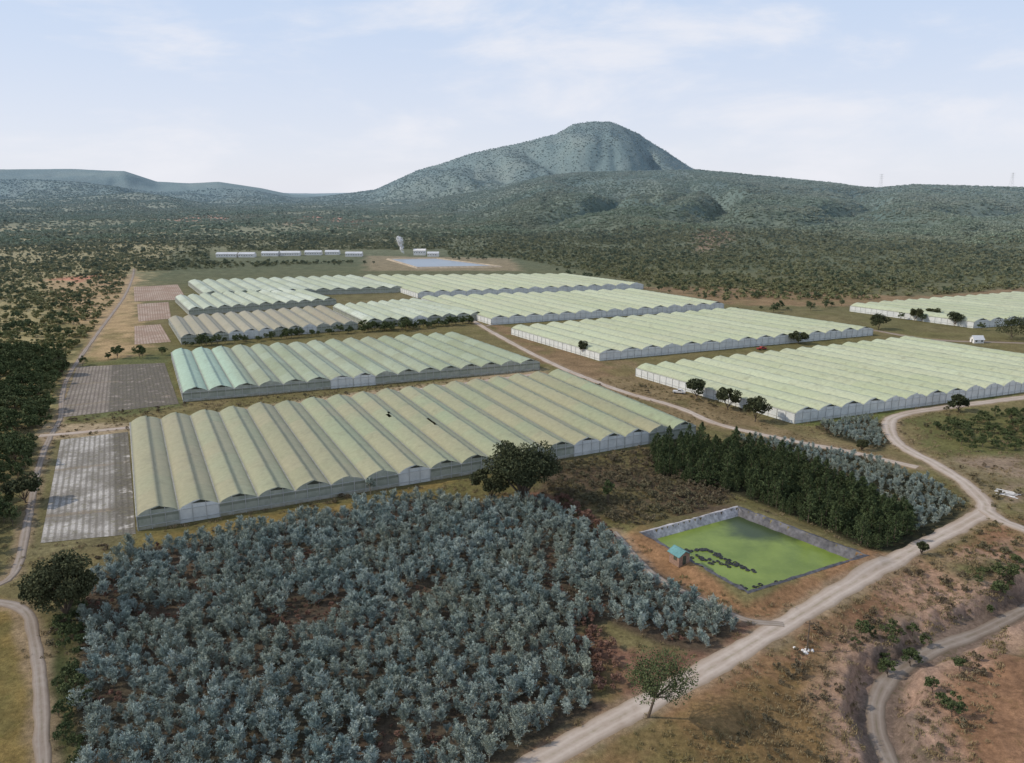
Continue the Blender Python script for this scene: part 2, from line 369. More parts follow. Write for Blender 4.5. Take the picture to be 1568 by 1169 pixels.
for p,k in PLOTS:
    q=GP(p); A_,B_,C_,D_=q[3],q[2],q[1],q[0]; n=40; V=[];U=[]
    w=np.linalg.norm(B_-A_); L=np.linalg.norm(D_-A_)
    for j in range(n+1):
        for i in range(n+1):
            s,t=i/n,j/n; P=(A_*(1-s)+B_*s)*(1-t)+(D_*(1-s)+C_*s)*t; V.append(P);U.append((s*w,t*L))
    V=np.array(V);U=np.array(U); z=hgt(V[:,0],V[:,1])+.07; V=np.column_stack([V,z]); i=np.arange(n)[:,None]*(n+1)+np.arange(n)[None]
    Fq=np.stack([i,i+1,i+n+2,i+n+1],-1).reshape(-1,4); obj('seedling_beds',npmesh('seedling_beds',V,Fq,[PM[k]],uv=U[Fq.ravel()]))
# ---------------- greenhouses ----------------
def roofmat(style,seed):
    m=N('polythene_roof_'+style); u=m.n('ShaderNodeUVMap'); s=m.n('ShaderNodeSeparateXYZ'); m.l(u.outputs[0],s.inputs[0])
    U_,V_=s.outputs[0],s.outputs[1]; fl=m.val('FLOOR',U_)
    wn=m.n('ShaderNodeTexWhiteNoise',noise_dimensions='1D'); m.l(m.val('ADD',fl,seed*3.7),wn.inputs['W'])
    w2=m.n('ShaderNodeTexWhiteNoise',noise_dimensions='2D'); cb=m.n('ShaderNodeCombineXYZ'); m.l(m.val('ADD',m.val('FLOOR',m.val('MULTIPLY',U_,2.)),seed),cb.inputs[0]); m.l(m.val('FLOOR',m.val('DIVIDE',V_,12.)),cb.inputs[1]); m.l(cb.outputs[0],w2.inputs['Vector'])
    P={'tan':((.285,.285,.17),(.315,.36,.22),(.355,.325,.20)),'tan2':((.32,.28,.19),(.37,.34,.24),(.32,.30,.20)),'mix':((.28,.32,.195),(.31,.335,.22),(.37,.43,.31)),
       'pale':((.43,.48,.35),(.55,.60,.49),(.38,.42,.29)),'right':((.42,.46,.29),(.50,.545,.37),(.47,.49,.335))}[style]
    c=m.mix(wn.outputs[0],P[0],P[1]); c=m.mix(m.rng(w2.outputs[0],.72,.78,0,.5),c,P[2])
    big=m.noise(.03,3); c=m.mix(m.rng(big,.4,.65,0,.6),c,P[2])
    if style=='mix': c=m.mix(m.rng(U_,2.1,2.9,.7,0.),c,(.38,.54,.42))
    if style=='tan': c=m.mix(m.rng(U_,0.,4.,.5,0.),c,(.35,.305,.185))
    hoop=m.val('ABSOLUTE',m.val('SUBTRACT',m.val('FRACT',m.val('DIVIDE',V_,4.)),.5)); 
    c=m.mix(m.rng(hoop,.465,.49,0,.22),c,(.14,.16,.09))
    d=m.noise(.8,6,rough=.7); c=m.mix(1.,c,m.grey(m.rng(d,.3,.7,.87,1.13)),'MULTIPLY')
    fr=m.val('FRACT',U_); gut=m.val('ABSOLUTE',m.val('SUBTRACT',fr,.5)); c=m.mix(m.rng(gut,.42,.49,0,.5),c,(.13,.14,.09))
    stn=m.noise(.3,5); c=m.mix(m.rng(stn,.55,.72,0,.4),c,(.2,.19,.12))
    m.col(c); m.b.inputs['Roughness'].default_value=.5; m.b.inputs['Specular IOR Level'].default_value=.3; m.bump(d,.25,.15); return m.m
def wallmat():
    m=N('polythene_wall'); sx=m.n('ShaderNodeSeparateXYZ'); m.l(m.pos(),sx.inputs[0]); z=sx.outputs[2]
    n=m.noise(.35,5,rough=.7); c=m.mix(m.rng(n,.35,.65),(.29,.32,.265),(.43,.45,.385))
    c=m.mix(m.rng(z,.8,.95,1,0.),c,m.mix(m.rng(n,.4,.6),(.52,.53,.48),(.37,.37,.29))); c=m.mix(m.rng(z,0.,.45,.6,0.),c,(.25,.2,.13))
    band=m.val('MULTIPLY',m.rng(z,2.7,2.75),m.rng(z,3.3,3.35,1,0.)); c=m.mix(m.val('MULTIPLY',band,.55),c,(.14,.16,.12))
    m.col(c); m.b.inputs['Roughness'].default_value=.5; return m.m
def wallmat2():
    m=N('polythene_wall_white'); n=m.noise(.35,5,rough=.7); c=m.mix(m.rng(n,.35,.65),(.58,.61,.60),(.74,.76,.74)); m.col(c); m.b.inputs['Roughness'].default_value=.45; return m.m
WALL=wallmat(); WALLW=wallmat2(); STEEL=simple('galvanised_frame',(.5,.51,.49),.15); DARK=simple('vent_shadow_mesh',(.07,.075,.055),.3); GUTM=simple('gutter',(.3,.3,.27),.2)
fk=np.array([.015,.10,.22,.36,.48,.56,.56,.68,.80,.91,.985]); zk=np.array([0,.34,.64,.87,.97,1.0,.82,.70,.51,.27,0.])
def greenhouse(A,Bp,C,D,n,style,seed,holes=()):
    A,Bp,C,D=[np.array(p[:2]) for p in(A,Bp,C,D)]
    hg,hr=3.7,5.6
    e=empty('greenhouse'); L=(np.linalg.norm(D-A)+np.linalg.norm(C-Bp))/2; m=max(4,int(round(L/2/2))*2)
    K=len(fk); r=np.random.default_rng(seed)
    sag=r.normal(0,.06,(n,m+1,K)); bayz=r.normal(0,.10,n)
    I,J,Kk=np.meshgrid(np.arange(n),np.arange(m+1),np.arange(K),indexing='ij')
    s=((I+fk[Kk])/n)[...,None]; t=(J/m)[...,None]
    P=(A*(1-s)+Bp*s)*(1-t)+(D*(1-s)+C*s)*t
    Z=hg+(hr-hg)*zk[Kk]+(sag-.08*(J%2))*(zk[Kk]>.1)+bayz[I]*zk[Kk]
    V=np.concatenate([P,Z[...,None]],-1).reshape(-1,3)
    idx=(I*(m+1)+J)*K+Kk
    a=idx[:,:-1,:-1];b=idx[:,:-1,1:];c=idx[:,1:,1:];d=idx[:,1:,:-1]
    Fq=np.stack([a,b,c,d],-1); keep=np.ones(a.shape,bool)
    for (bi,j0,j1,k0,k1) in holes: keep[bi,j0:j1,k0:k1]=False
    mi=np.where(Kk[:,:-1,:-1]==5,1,0)[keep]; Fq=Fq[keep]
    Uv=np.stack([(I+fk[Kk]),J*L/m],-1).reshape(-1,2)
    obj('roof',npmesh('roof',V,Fq,[roofmat(style,seed),DARK],mi=mi,uv=Uv[Fq.ravel()]),e)
    wm=WALLW if style=='right' else WALL
    W=B(); fr=B(); ud=(Bp-A)/np.linalg.norm(Bp-A); vd=(D-A)/np.linalg.norm(D-A)
    for (p,q,off,first) in((A,Bp,-vd,0),(D,C,vd,m)):
        for i in range(n):
            s_=(i+fk)/n; xy=p[None]*(1-s_[:,None])+q[None]*s_[:,None]; zt=V.reshape(n,m+1,K,3)[i,first,:,2]
            mt=1 if (style!='right' and r.random()<.2) else 0
            vb=[(x,y,-.2) for x,y in xy]+[(x,y,z) for (x,y),z in zip(xy,zt)]
            W.add(vb,[(k,k+1,K+k+1,K+k) for k in range(K-1) if abs(fk[k]-fk[k+1])>1e-6],mt)
            s0,s1=(i+fk[-1])/n,(i+1+fk[0])/n
            if i<n-1: 
                a_=p*(1-s0)+q*s0; b_=p*(1-s1)+q*s1; W.add([(*a_,-.2),(*b_,-.2),(*b_,hg),(*a_,hg)],[(0,1,2,3)])
            for ff,h in((0.,hg),(.33,hg+(hr-hg)*.78),(.67,hg+(hr-hg)*.66)):
                g=p*(1-(i+ff)/n)+q*(i+ff)/n+off*.1; fr.box((g[0],g[1],h/2-.1),(.14,.14,h+.1),0,math.atan2(ud[1],ud[0]))
            g0=p*(1-(i+.30)/n)+q*(i+.30)/n+off*.05; g1=p*(1-(i+.8)/n)+q*(i+.8)/n+off*.05; g2=p*(1-(i+.55)/n)+q*(i+.55)/n+off*.05
            zb=hg+(hr-hg)*.5
            if r.random()<.75: W.add([(*g0,zb+.15),(*g1,zb-.1),(*g2,hr-.12+bayz[i])],[(0,1,2)],2)
        pp=p+off*.13;qq=q+off*.13
        for h in(1.,hg-.05): fr.beam((*pp,h),(*qq,h),.12)
    for (p,q,off) in((A,D,-ud),(Bp,C,ud)):
        W.add([(*p,-.2),(*q,-.2),(*q,hg),(*p,hg)],[(0,1,2,3)])
        nn=max(2,int(L/4)); 
        for i in range(nn+1):
            g=p*(1-i/nn)+q*i/nn+off*.1; fr.box((g[0],g[1],hg/2),(.14,.14,hg),0,math.atan2(vd[1],vd[0]))
        pp=p+off*.14;qq=q+off*.14
        for h in(1.,hg-.04): fr.beam((*pp,h),(*qq,h),.12)
    obj('end_and_side_walls',W.mesh('walls',[wm,WALLW,DARK]),e); obj('steel_frame',fr.mesh('frame',[STEEL]),e)
    gt=B()
    for i in range(n+1):
        s_=i/n; p=A*(1-s_)+Bp*s_; q=D*(1-s_)+C*s_; 
        dx=ud*.16; gt.add([(*(p-dx),hg+.02),(*(p+dx),hg+.02),(*(q+dx),hg+.02),(*(q-dx),hg+.02)],[(0,1,2,3)])
    obj('gutters',gt.mesh('gutters',[GUTM]),e)
for i,g in enumerate(GHS):
    holes=()
    if i==0: holes=((8,25,27,3,4),(8,27,28,4,5),(9,17,21,4,5))
    greenhouse(*g,seed=i+1,holes=holes)
# ---------------- leaf generators ----------------
def leafquads(C,Dr,ln,wd,jit=.6,r=rng):
    n=len(C); D=Dr+r.normal(0,jit,(n,3)); D/=np.linalg.norm(D,axis=1)[:,None]+1e-9
    R=r.normal(0,1,(n,3)); S=np.cross(D,R); S/=np.linalg.norm(S,axis=1)[:,None]+1e-9
    L=(ln*r.uniform(.6,1.4,n))[:,None]; W=(wd*r.uniform(.6,1.4,n))[:,None]
    V=np.stack([C-D*L*.5,C+S*W*.5,C+D*L*.5,C-S*W*.5],1).reshape(-1,3)
    return V,np.arange(4*n).reshape(-1,4)
def assemble(name,b,LV,LF,mats):
    nb=len(b.V); V=np.vstack([np.array(b.V).reshape(-1,3),LV]); 
    me=bpy.data.meshes.new(name); Fc=[tuple(f) for f in b.F]+[tuple(f) for f in (LF+nb).tolist()]
    me.from_pydata(V.tolist(),[],Fc)
    for m in mats: me.materials.append(m)
    me.polygons.foreach_set('material_index',np.array([0]*len(b.F)+[1]*len(LF),dtype=np.int32)); me.update(); return me
def broad(name,seed,H,W,nc,nl,ls,mats,base=.28,flat=.8,tr=.3,nlimb=9,dense=.75):
    r=np.random.default_rng(seed); b=B(); th=H*base
    p=np.zeros(3); lean=r.normal(0,.03,2)*H; top=np.array([lean[0],lean[1],th]); b.tube((0,0,-.3),top,tr,tr*.72,8)
    cz=H*(1+base)/2; rz=H*(1-base)/2
    cs=[];
    while len(cs)<nc:
        v=r.normal(0,1,3); v/=np.linalg.norm(v); v*=r.uniform(.25,1)**.5
        q=np.array([v[0]*W/2*.8,v[1]*W/2*.8,cz+v[2]*rz*.8*flat])
        if v[2]<-.55: continue
        q[:2]+=lean; cs.append(q)
    cs=np.array(cs)
    for q in cs[:nlimb]:
        mid=(top+q)/2+r.normal(0,.05*W,3)*[1,1,.3]; b.tube(top-[0,0,.2],mid,tr*.5,tr*.3,6); b.tube(mid,q,tr*.3,tr*.08,5)
    rad=W*.5*r.uniform(.2,.42,nc)
    k=r.integers(0,nc,nl); v=r.normal(0,1,(nl,3)); v/=np.linalg.norm(v,axis=1)[:,None]; v*=(r.uniform(.2,1,nl)**.45)[:,None]
    v[:,2]*=dense; C=cs[k]+v*rad[k][:,None]; C[:,2]=np.maximum(C[:,2],H*.1)
    LV,LF=leafquads(C,v*.8+[0,0,.15],ls*1.3,ls,.6,r)
    return assemble(name,b,LV,LF,mats)
def euca(name,seed,H,W,nb,nl,mats):
    r=np.random.default_rng(seed); b=B(); lean=r.normal(0,.05,2)*H
    b.tube((0,0,-.2),(lean[0],lean[1],H*.9),.06,.02,5); Cs=[];Ds=[]
    for i in range(nb):
        t=r.uniform(.08,1.)**.85; a=r.uniform(0,6.28); ln=W*.5*(1.15-t)**.55*r.uniform(.5,1.3); up=r.uniform(.5,1.7)
        o=np.array([lean[0]*t,lean[1]*t,H*t*.85]); d=np.array([math.cos(a),math.sin(a),up]); d/=np.linalg.norm(d)
        if i%3==0: b.tube(o,o+d*ln,.03,.01,3)
        s=r.uniform(.1,1.15,nl)[:,None]; Cs.append(o+d*ln*s*1.1+r.normal(0,.085*W*.5,(nl,3))); Ds.append(np.tile(d,(nl,1)))
    C=np.vstack(Cs);D=np.vstack(Ds); C[:,2]=np.maximum(C[:,2],.1)
    LV,LF=leafquads(C,D,.34,.11,.45,r); return assemble(name,b,LV,LF,mats)
def conifer(name,seed,H,W,n,mats,ls=.5):
    r=np.random.default_rng(seed); b=B(); b.tube((0,0,-.2),(0,0,H*.95),.14,.03,5)
    t=r.uniform(0,1,n)**.9; a=r.uniform(0,6.28,n); rr=W*.5*(1-t**2.2)**.8*(.75+.4*np.sin(t*23+a*2+seed))*r.uniform(.35,1,n)**.5
    C=np.stack([np.cos(a)*rr,np.sin(a)*rr,.06*H+t*H*.94],1); D=np.stack([np.cos(a),np.sin(a),np.full(n,.9)],1)
    LV,LF=leafquads(C,D,ls*1.5,ls*.6,.5,r); return assemble(name,b,LV,LF,mats)
BARK=simple('bark',(.14,.11,.085),.35,3.)
BARKP=simple('bark_pale',(.3,.27,.22),.3,3.)
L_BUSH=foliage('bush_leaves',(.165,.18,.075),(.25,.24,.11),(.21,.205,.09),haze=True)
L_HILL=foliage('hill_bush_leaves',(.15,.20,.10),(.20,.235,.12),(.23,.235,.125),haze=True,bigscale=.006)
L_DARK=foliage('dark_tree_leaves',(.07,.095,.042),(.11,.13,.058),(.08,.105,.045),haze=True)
L_FIG=foliage('fig_leaves',(.06,.072,.038),(.06,.072,.038),(.085,.09,.045))
L_EUC=foliage('eucalyptus_leaves',(.215,.285,.27),(.37,.43,.395),(.29,.33,.275),bigscale=.05)
L_CON=foliage('conifer_leaves',(.06,.09,.042),(.10,.13,.058),(.075,.10,.045))
L_RED=foliage('dry_red_leaves',(.20,.115,.085),(.27,.17,.125),None)
L_DRY=foliage('dry_grass_blades',(.26,.20,.11),(.2,.18,.09),(.28,.22,.14))
L_SCR=foliage('scrub_leaves',(.13,.125,.075),(.18,.155,.095),(.15,.115,.08))
def coll(name,meshes):
    c=bpy.data.collections.new(name)
    for i,m in enumerate(meshes):
        o=bpy.data.objects.new('%s_%02d'%(name,i),m); c.objects.link(o)
    return c
def scatter(name,XY,collection,nvar,smin,smax,sq=.15,dz=0.,r=rng):
    n=len(XY)
    if n==0: return
    z=hgt(XY[:,0],XY[:,1])+dz; me=bpy.data.meshes.new(name); me.vertices.add(n)
    me.vertices.foreach_set('co',np.column_stack([XY,z]).astype(np.float32).ravel())
    a=me.attributes.new('scl','FLOAT_VECTOR','POINT'); s=smin+(smax-smin)*r.uniform(0,1,n)**1.5; S=np.stack([s*r.uniform(1-sq,1+sq,n),s*r.uniform(1-sq,1+sq,n),s*r.uniform(1-sq,1+sq,n)],1); a.data.foreach_set('vector',S.astype(np.float32).ravel())
    a=me.attributes.new('rot','FLOAT_VECTOR','POINT'); R=np.stack([r.normal(0,.05,n),r.normal(0,.05,n),r.uniform(0,6.28,n)],1); a.data.foreach_set('vector',R.astype(np.float32).ravel())
    a=me.attributes.new('idx','INT','POINT'); a.data.foreach_set('value',r.integers(0,nvar,n).astype(np.int32))
    o=obj(name,me); ng=bpy.data.node_groups.new(name,'GeometryNodeTree')
    ng.interface.new_socket('Geometry',in_out='INPUT',socket_type='NodeSocketGeometry'); ng.interface.new_socket('Geometry',in_out='OUTPUT',socket_type='NodeSocketGeometry')
    T=ng.nodes; gi=T.new('NodeGroupInput');go=T.new('NodeGroupOutput'); ip=T.new('GeometryNodeInstanceOnPoints'); ci=T.new('GeometryNodeCollectionInfo')
    ci.inputs['Collection'].default_value=collection; ci.inputs['Separate Children'].default_value=True; ci.inputs['Reset Children'].default_value=True
    def at(nm,dt):
        x=T.new('GeometryNodeInputNamedAttribute'); x.data_type=dt; x.inputs['Name'].default_value=nm; return [q for q in x.outputs if q.enabled and q.name=='Attribute'][0]
    k=ng.links.new; k(gi.outputs[0],ip.inputs['Points']); k(ci.outputs[0],ip.inputs['Instance']); ip.inputs['Pick Instance'].default_value=True
    k(at('idx','INT'),ip.inputs['Instance Index']); 
    e2=T.new('FunctionNodeEulerToRotation'); k(at('rot','FLOAT_VECTOR'),e2.inputs[0]); k(e2.outputs[0],ip.inputs['Rotation'])
    k(at('scl','FLOAT_VECTOR'),ip.inputs['Scale']); k(ip.outputs[0],go.inputs[0])
    md=o.modifiers.new('scatter','NODES'); md.node_group=ng; return o
def fill(poly,spacing,jit=.45,buf=0.):
    x0,y0=poly.min(0);x1,y1=poly.max(0); gx,gy=np.meshgrid(np.arange(x0,x1,spacing),np.arange(y0,y1,spacing)); X=gx.ravel()+rng.uniform(-jit,jit,gx.size)*spacing; Y=gy.ravel()+rng.uniform(-jit,jit,gx.size)*spacing
    k=(sdist(X,Y,poly)+(fbm(X/6,Y/6,2,9)-.5)*3)>buf; return np.stack([X[k],Y[k]],1)
SHEDZ=GP([(320,386),(565,384),(680,384),(690,397),(560,402),(320,402)])
def clear(XY,roads=2.,gh=4.,extra=()):
    X,Y=XY[:,0],XY[:,1]; k=np.ones(len(X),bool)
    for p,w in RW.values(): k&=segdist(X,Y,p)>w/2+roads
    for q in GHP: k&=sdist(X,Y,q)<-gh
    for p,_ in PLOTS: k&=sdist(X,Y,GP(p))<-1.5
    k&=sdist(X,Y,POND)<-4; k&=sdist(X,Y,RESV)<-5; k&=~inpoly(X,Y,SHEDZ)
    for q in extra: k&=~inpoly(X,Y,q)
    return XY[k]
RD=coll('red_shrub_variants',[broad('redsh%d'%i,380+i,2.3,2.6,8,400,.22,[BARK,L_RED],.1,1.,.05,5) for i in range(3)])
SC=coll('scrub_variants',[broad('scrub%d'%i,360+i,1.5,2.2,7,220,.22,[BARK,L_SCR],.05,1.,.04,4) for i in range(5)])
EUC=coll('eucalyptus_variants',[euca('euc%d'%i,100+i,3.5+.5*(i%3),2.8,28,34,[BARKP,L_EUC]) for i in range(7)])
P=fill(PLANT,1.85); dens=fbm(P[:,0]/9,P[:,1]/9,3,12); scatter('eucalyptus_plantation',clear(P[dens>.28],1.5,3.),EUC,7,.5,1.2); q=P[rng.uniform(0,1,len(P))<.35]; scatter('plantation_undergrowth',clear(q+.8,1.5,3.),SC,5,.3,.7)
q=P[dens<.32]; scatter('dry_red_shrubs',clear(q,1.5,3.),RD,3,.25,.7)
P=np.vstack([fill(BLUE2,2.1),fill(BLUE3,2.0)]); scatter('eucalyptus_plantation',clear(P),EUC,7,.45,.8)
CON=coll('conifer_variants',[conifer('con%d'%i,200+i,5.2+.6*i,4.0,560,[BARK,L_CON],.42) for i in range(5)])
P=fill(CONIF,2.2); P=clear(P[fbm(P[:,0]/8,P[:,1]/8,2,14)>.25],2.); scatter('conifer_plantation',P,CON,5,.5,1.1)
BU=coll('bush_variants',[broad('bush%d'%i,300+i,3.6,6.5,8,150,.95,[BARK,L_BUSH],.1,.9,.12,3) for i in range(8)]+[broad('tree%d'%i,320+i,6.,6.5,10,190,.85,[BARK,L_DARK],.2,.9,.15,4) for i in range(2)])
HB=coll('hill_bush_variants',[broad('hbush%d'%i,330+i,2.7,7.5,9,90,1.5,[BARK,L_HILL],.05,.9,.12,1,.5) for i in range(5)])
DK=coll('dark_tree_variants',[broad('dtree%d'%i,340+i,8,7.5,14,700,.55,[BARK,L_DARK],.18,.9,.18,6) for i in range(5)])
FARM=GP([(200,418),(560,402),(590,392),(780,395),(900,418),(1110,460),(1300,462),(1568,444),(2300,435),(2300,1400),(-300,1400),(-100,860),(60,700),(85,640),(105,555),(185,470)])
def sector(n,d0,d1,amax=.70):
    d=np.sqrt(rng.uniform(d0*d0,d1*d1,n)); a=rng.uniform(-amax,amax,n); return np.stack([np.sin(a)*d,np.cos(a)*d],1)
def notfarm(P,m=3): return P[sdist(P[:,0],P[:,1],FARM)<-m]
P=notfarm(sector(64000,280,1400)); nz=fbm(P[:,0]/60,P[:,1]/60,4,61); P=clear(P[rng.uniform(0,1,len(P))<ss(.28,.58,nz)*.75+.25],3,6); scatter('bushland',P,BU,10,.3,.9)
P=sector(110000,1300,3250); nz=fbm(P[:,0]/150,P[:,1]/150,4,62); P=P[rng.uniform(0,1,len(P))<ss(.3,.6,nz)*.7+.3]; scatter('hillside_bushland',P,HB,5,.6,1.2)
P=sector(42000,3200,5400); scatter('mountain_bushland',P,HB,5,.8,1.5)
P=sector(2600,1100,3000); P=P[fbm(P[:,0]/200,P[:,1]/200,3,63)>.5]; scatter('valley_trees',P,DK,5,.5,1.1)
LF=GP([(-250,520),(40,535),(110,560),(85,620),(60,680),(30,760),(15,840),(-60,880),(-400,860)])
P=clear(fill(LF,4.6),2.,3.); P=P[fbm(P[:,0]/15,P[:,1]/15,3,5)>.3]; scatter('woodland',P,DK,5,.45,1.1)
P=[];
for line,sp_,w in ([(285,532),(420,520),(560,508),(735,494)],2.6,1.8),([(560,505),(600,507),(735,494)],2.6,2.),([(120,570),(160,550),(250,545)],4,3),([(1110,478),(1180,475),(1290,470)],6,4),([(1380,492),(1440,494),(1500,505)],6,3),([(850,418),(1000,442),(1100,462)],9,6),([(200,415),(330,408),(560,405)],7,6),([(700,398),(780,398)],5,6):
    C=catmull(GP(line),sp_); P.append(C+rng.normal(0,w,C.shape))
scatter('hedgerow_trees',clear(np.vstack(P),1.,1.5),DK,5,.4,.85)
ST=GP([(95,960),(130,930),(125,1050),(135,1169),(150,1300),(90,1300),(85,1100)]); P=clear(fill(ST,2.4),1.,3.); scatter('shrub_strip',P,DK,5,.25,.55)
P=fill(GP([(835,712),(985,690),(1120,752),(1110,780),(980,805),(930,800),(850,765)]),1.8); P=clear(P[rng.uniform(0,1,len(P))<.8],1,3); scatter('scrub_patch',P,SC,5,.5,1.4)
P=np.vstack([fill(GP([(800,765),(870,768),(940,815),(930,830),(860,800)]),1.8),fill(GP([(860,935),(905,935),(940,1000),(960,1060),(915,1070),(880,990)]),1.9)]); scatter('dry_red_shrubs',clear(P,1,3),RD,3,.5,1.2)
P=np.vstack([fill(GP([(1425,650),(1568,632),(1650,640),(1650,700),(1470,690)]),3.2),fill(GP([(1480,870),(1568,850),(1568,910),(1500,915)]),3.2),fill(GP([(1300,965),(1420,935),(1470,960),(1400,985),(1340,1020)]),3.0),fill(GP([(1420,1030),(1480,1010),(1470,1120),(1420,1150)]),4.)]); P=clear(P[rng.uniform(0,1,len(P))<.8],1,2); scatter('shrub_thicket',P,DK,5,.2,.5)
P=sector(38000,92,330,.62); k=inpoly(P[:,0],P[:,1],BANK)|(rng.uniform(0,1,len(P))<.35); P=P[k]; P=clear(P,.2,1.2,(PLANT,CONIF)); P=P[segdist(P[:,0],P[:,1],GUL)>3]
nz=fbm(P[:,0]/12,P[:,1]/12,3,77); Q=P[(nz>.5)&(rng.uniform(0,1,len(P))<.15)]; scatter('scrub_bushes',Q,SC,5,.3,1.2)
def tuft(seed):
    r=np.random.default_rng(seed); n=26; C=r.normal(0,.3,(n,3)); C[:,2]=.2; V,Fq=leafquads(C,np.tile([0,0,1.],(n,1)),.5,.09,.4,r); return npmesh('tuft',V,Fq,[L_DRY])
TF=coll('grass_tufts',[tuft(i) for i in range(4)]); scatter('dry_grass',P[nz>.33],TF,4,.6,1.5)
# ---------------- single trees ----------------
def tree(name,px,py,H,W,kind,seed,**k):
    mats={'dark':[BARK,L_DARK],'fig':[BARK,L_FIG],'bush':[BARK,L_BUSH],'euc':[BARKP,L_EUC],'con':[BARK,L_CON]}[kind]
    g=G(px,py); g[2]=float(hgt(np.array([g[0]]),np.array([g[1]]))[0])
    o=obj(name,broad(name,seed,H,W,**k,mats=mats),loc=g); return o
tree('fig_tree',800,772,18.5,20.,'fig',1,nc=46,nl=21000,ls=.42,base=.1,tr=.7,nlimb=16)
tree('fig_tree',750,770,11.,10.,'fig',11,nc=18,nl=6000,ls=.38,base=.08,tr=.3)
tree('wild_olive_tree',103,950,15,13.5,'fig',2,nc=30,nl=12000,ls=.38,base=.1,tr=.45,nlimb=12)
tree('wild_olive_tree',66,936,9.,8.,'fig',12,nc=14,nl=4000,ls=.35,base=.1,tr=.2)
tree('acacia_tree',992,1098,12.5,12.,'dark',3,nc=34,nl=5600,ls=.22,base=.35,tr=.24,nlimb=26)
tree('young_tree',568,758,5.5,3.2,'euc',4,nc=12,nl=1100,ls=.28,base=.2,tr=.1)
tree('young_tree',932,770,8.,3.6,'dark',5,nc=14,nl=1500,ls=.3,base=.1,tr=.12)
for i,(x,y,H,W) in enumerate([(893,545,9,6.5),(1067,612,10,9.5),(1115,628,9.5,10.5),(1156,646,10.5,9.5),(1222,527,7.5,11),(1345,505,10,13),(1468,630,7,8.5),(1400,492,9,9),(1428,490,9,9),(1462,500,10,10),(1548,520,13,20),(1590,522,12,18),(1120,498,4,5),(96,575,9,8),(40,770,9,9),(1412,850,4,2.5),(1320,690,4,4)]):
    tree('shade_tree',x,y,H,W,'fig',20+i,nc=16,nl=2600,ls=.5 if W>7 else .35,base=.12,tr=.22)
# ---------------- pond ----------------
pe=empty('reservoir_pond'); cen=POND.mean(0)
LIN1=simple('pond_liner_pale',(.42,.40,.40),.45,.9,.6); LIN2=simple('pond_liner_dark',(.09,.09,.10),.5,.9,.5)  # paler liner on one bank, darker on the other three
def ringp(k): return cen+(POND-cen)*k
lb=B()
for i in range(4):
    a0,a1=POND[i],POND[(i+1)%4]; n=26; rows=[(1.045,1.03),(1.0,1.16),(.97,.4),(.92,-1.0),(.86,-2.2)]
    V=[];rr=np.random.default_rng(i)
    for kk,z in rows:
        q=ringp(kk)
        for j in range(n+1):
            p=q[i]*(1-j/n)+q[(i+1)%4]*j/n; jt=rr.normal(0,.10) if 0<j<n else 0; V.append((p[0]+jt,p[1]+jt,z+jt*.5))
    Fc=[(r_*(n+1)+j,r_*(n+1)+j+1,(r_+1)*(n+1)+j+1,(r_+1)*(n+1)+j) for r_ in range(4) for j in range(n)]
    lb.add(V,Fc,0 if i==0 else 1)
obj('liner',lb.mesh('liner',[LIN1,LIN2]),pe)
wm=N('algae_water_painted_shade'); n1=wm.noise(.12,5); n2=wm.noise(1.2,5); c=wm.mix(wm.rng(n1,.35,.65),(.14,.20,.03),(.21,.28,.05)); c=wm.mix(wm.rng(n2,.55,.75,0,.4),c,(.27,.33,.08))
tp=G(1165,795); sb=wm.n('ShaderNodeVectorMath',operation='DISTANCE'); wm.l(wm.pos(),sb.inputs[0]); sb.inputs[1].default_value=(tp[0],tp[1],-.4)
c=wm.mix(wm.rng(wm.val('ADD',sb.outputs['Value'],wm.val('MULTIPLY',n1,14.)),14.,22.,.9,0.,True),c,(.03,.05,.02)); wm.col(c); wm.b.inputs['Roughness'].default_value=.3; wm.b.inputs['Specular IOR Level'].default_value=.3; wm.bump(n2,.15,.05)  # far corner darkened: shade and dark reflection painted into the water colour
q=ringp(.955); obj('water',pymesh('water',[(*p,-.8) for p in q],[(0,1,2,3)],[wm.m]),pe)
TY=simple('tyre_rubber',(.05,.055,.06),.4); tb=B()
def torus(b,c,R,r0,m=0,tilt=0):
    V=[];nu,nv=10,5
    for i in range(nu):
        for j in range(nv):
            u=6.283*i/nu; v=6.283*j/nv; x=(R+r0*math.cos(v)); V.append((c[0]+x*math.cos(u),c[1]+x*math.sin(u),c[2]+r0*math.sin(v)+tilt*math.cos(u)))
    b.add(V,[(i*nv+j,((i+1)%nu)*nv+j,((i+1)%nu)*nv+(j+1)%nv,i*nv+(j+1)%nv) for i in range(nu) for j in range(nv)],m)
for line,k,s in ([(1056,843),(1085,843),(1112,857),(1148,874)],46,.5),([(1059,853),(1100,862),(1130,866)],22,.6),([(1125,900),(1160,898),(1215,889)],20,.35):
    C=catmull(GP(line,-.7),.3); 
    for _ in range(k):
        p=C[rng.integers(0,len(C))]+rng.normal(0,s,2); torus(tb,(p[0],p[1],-.72),rng.uniform(.28,.45),.14,0,rng.normal(0,.06))
obj('floating_tyres',tb.mesh('tyres',[TY]))
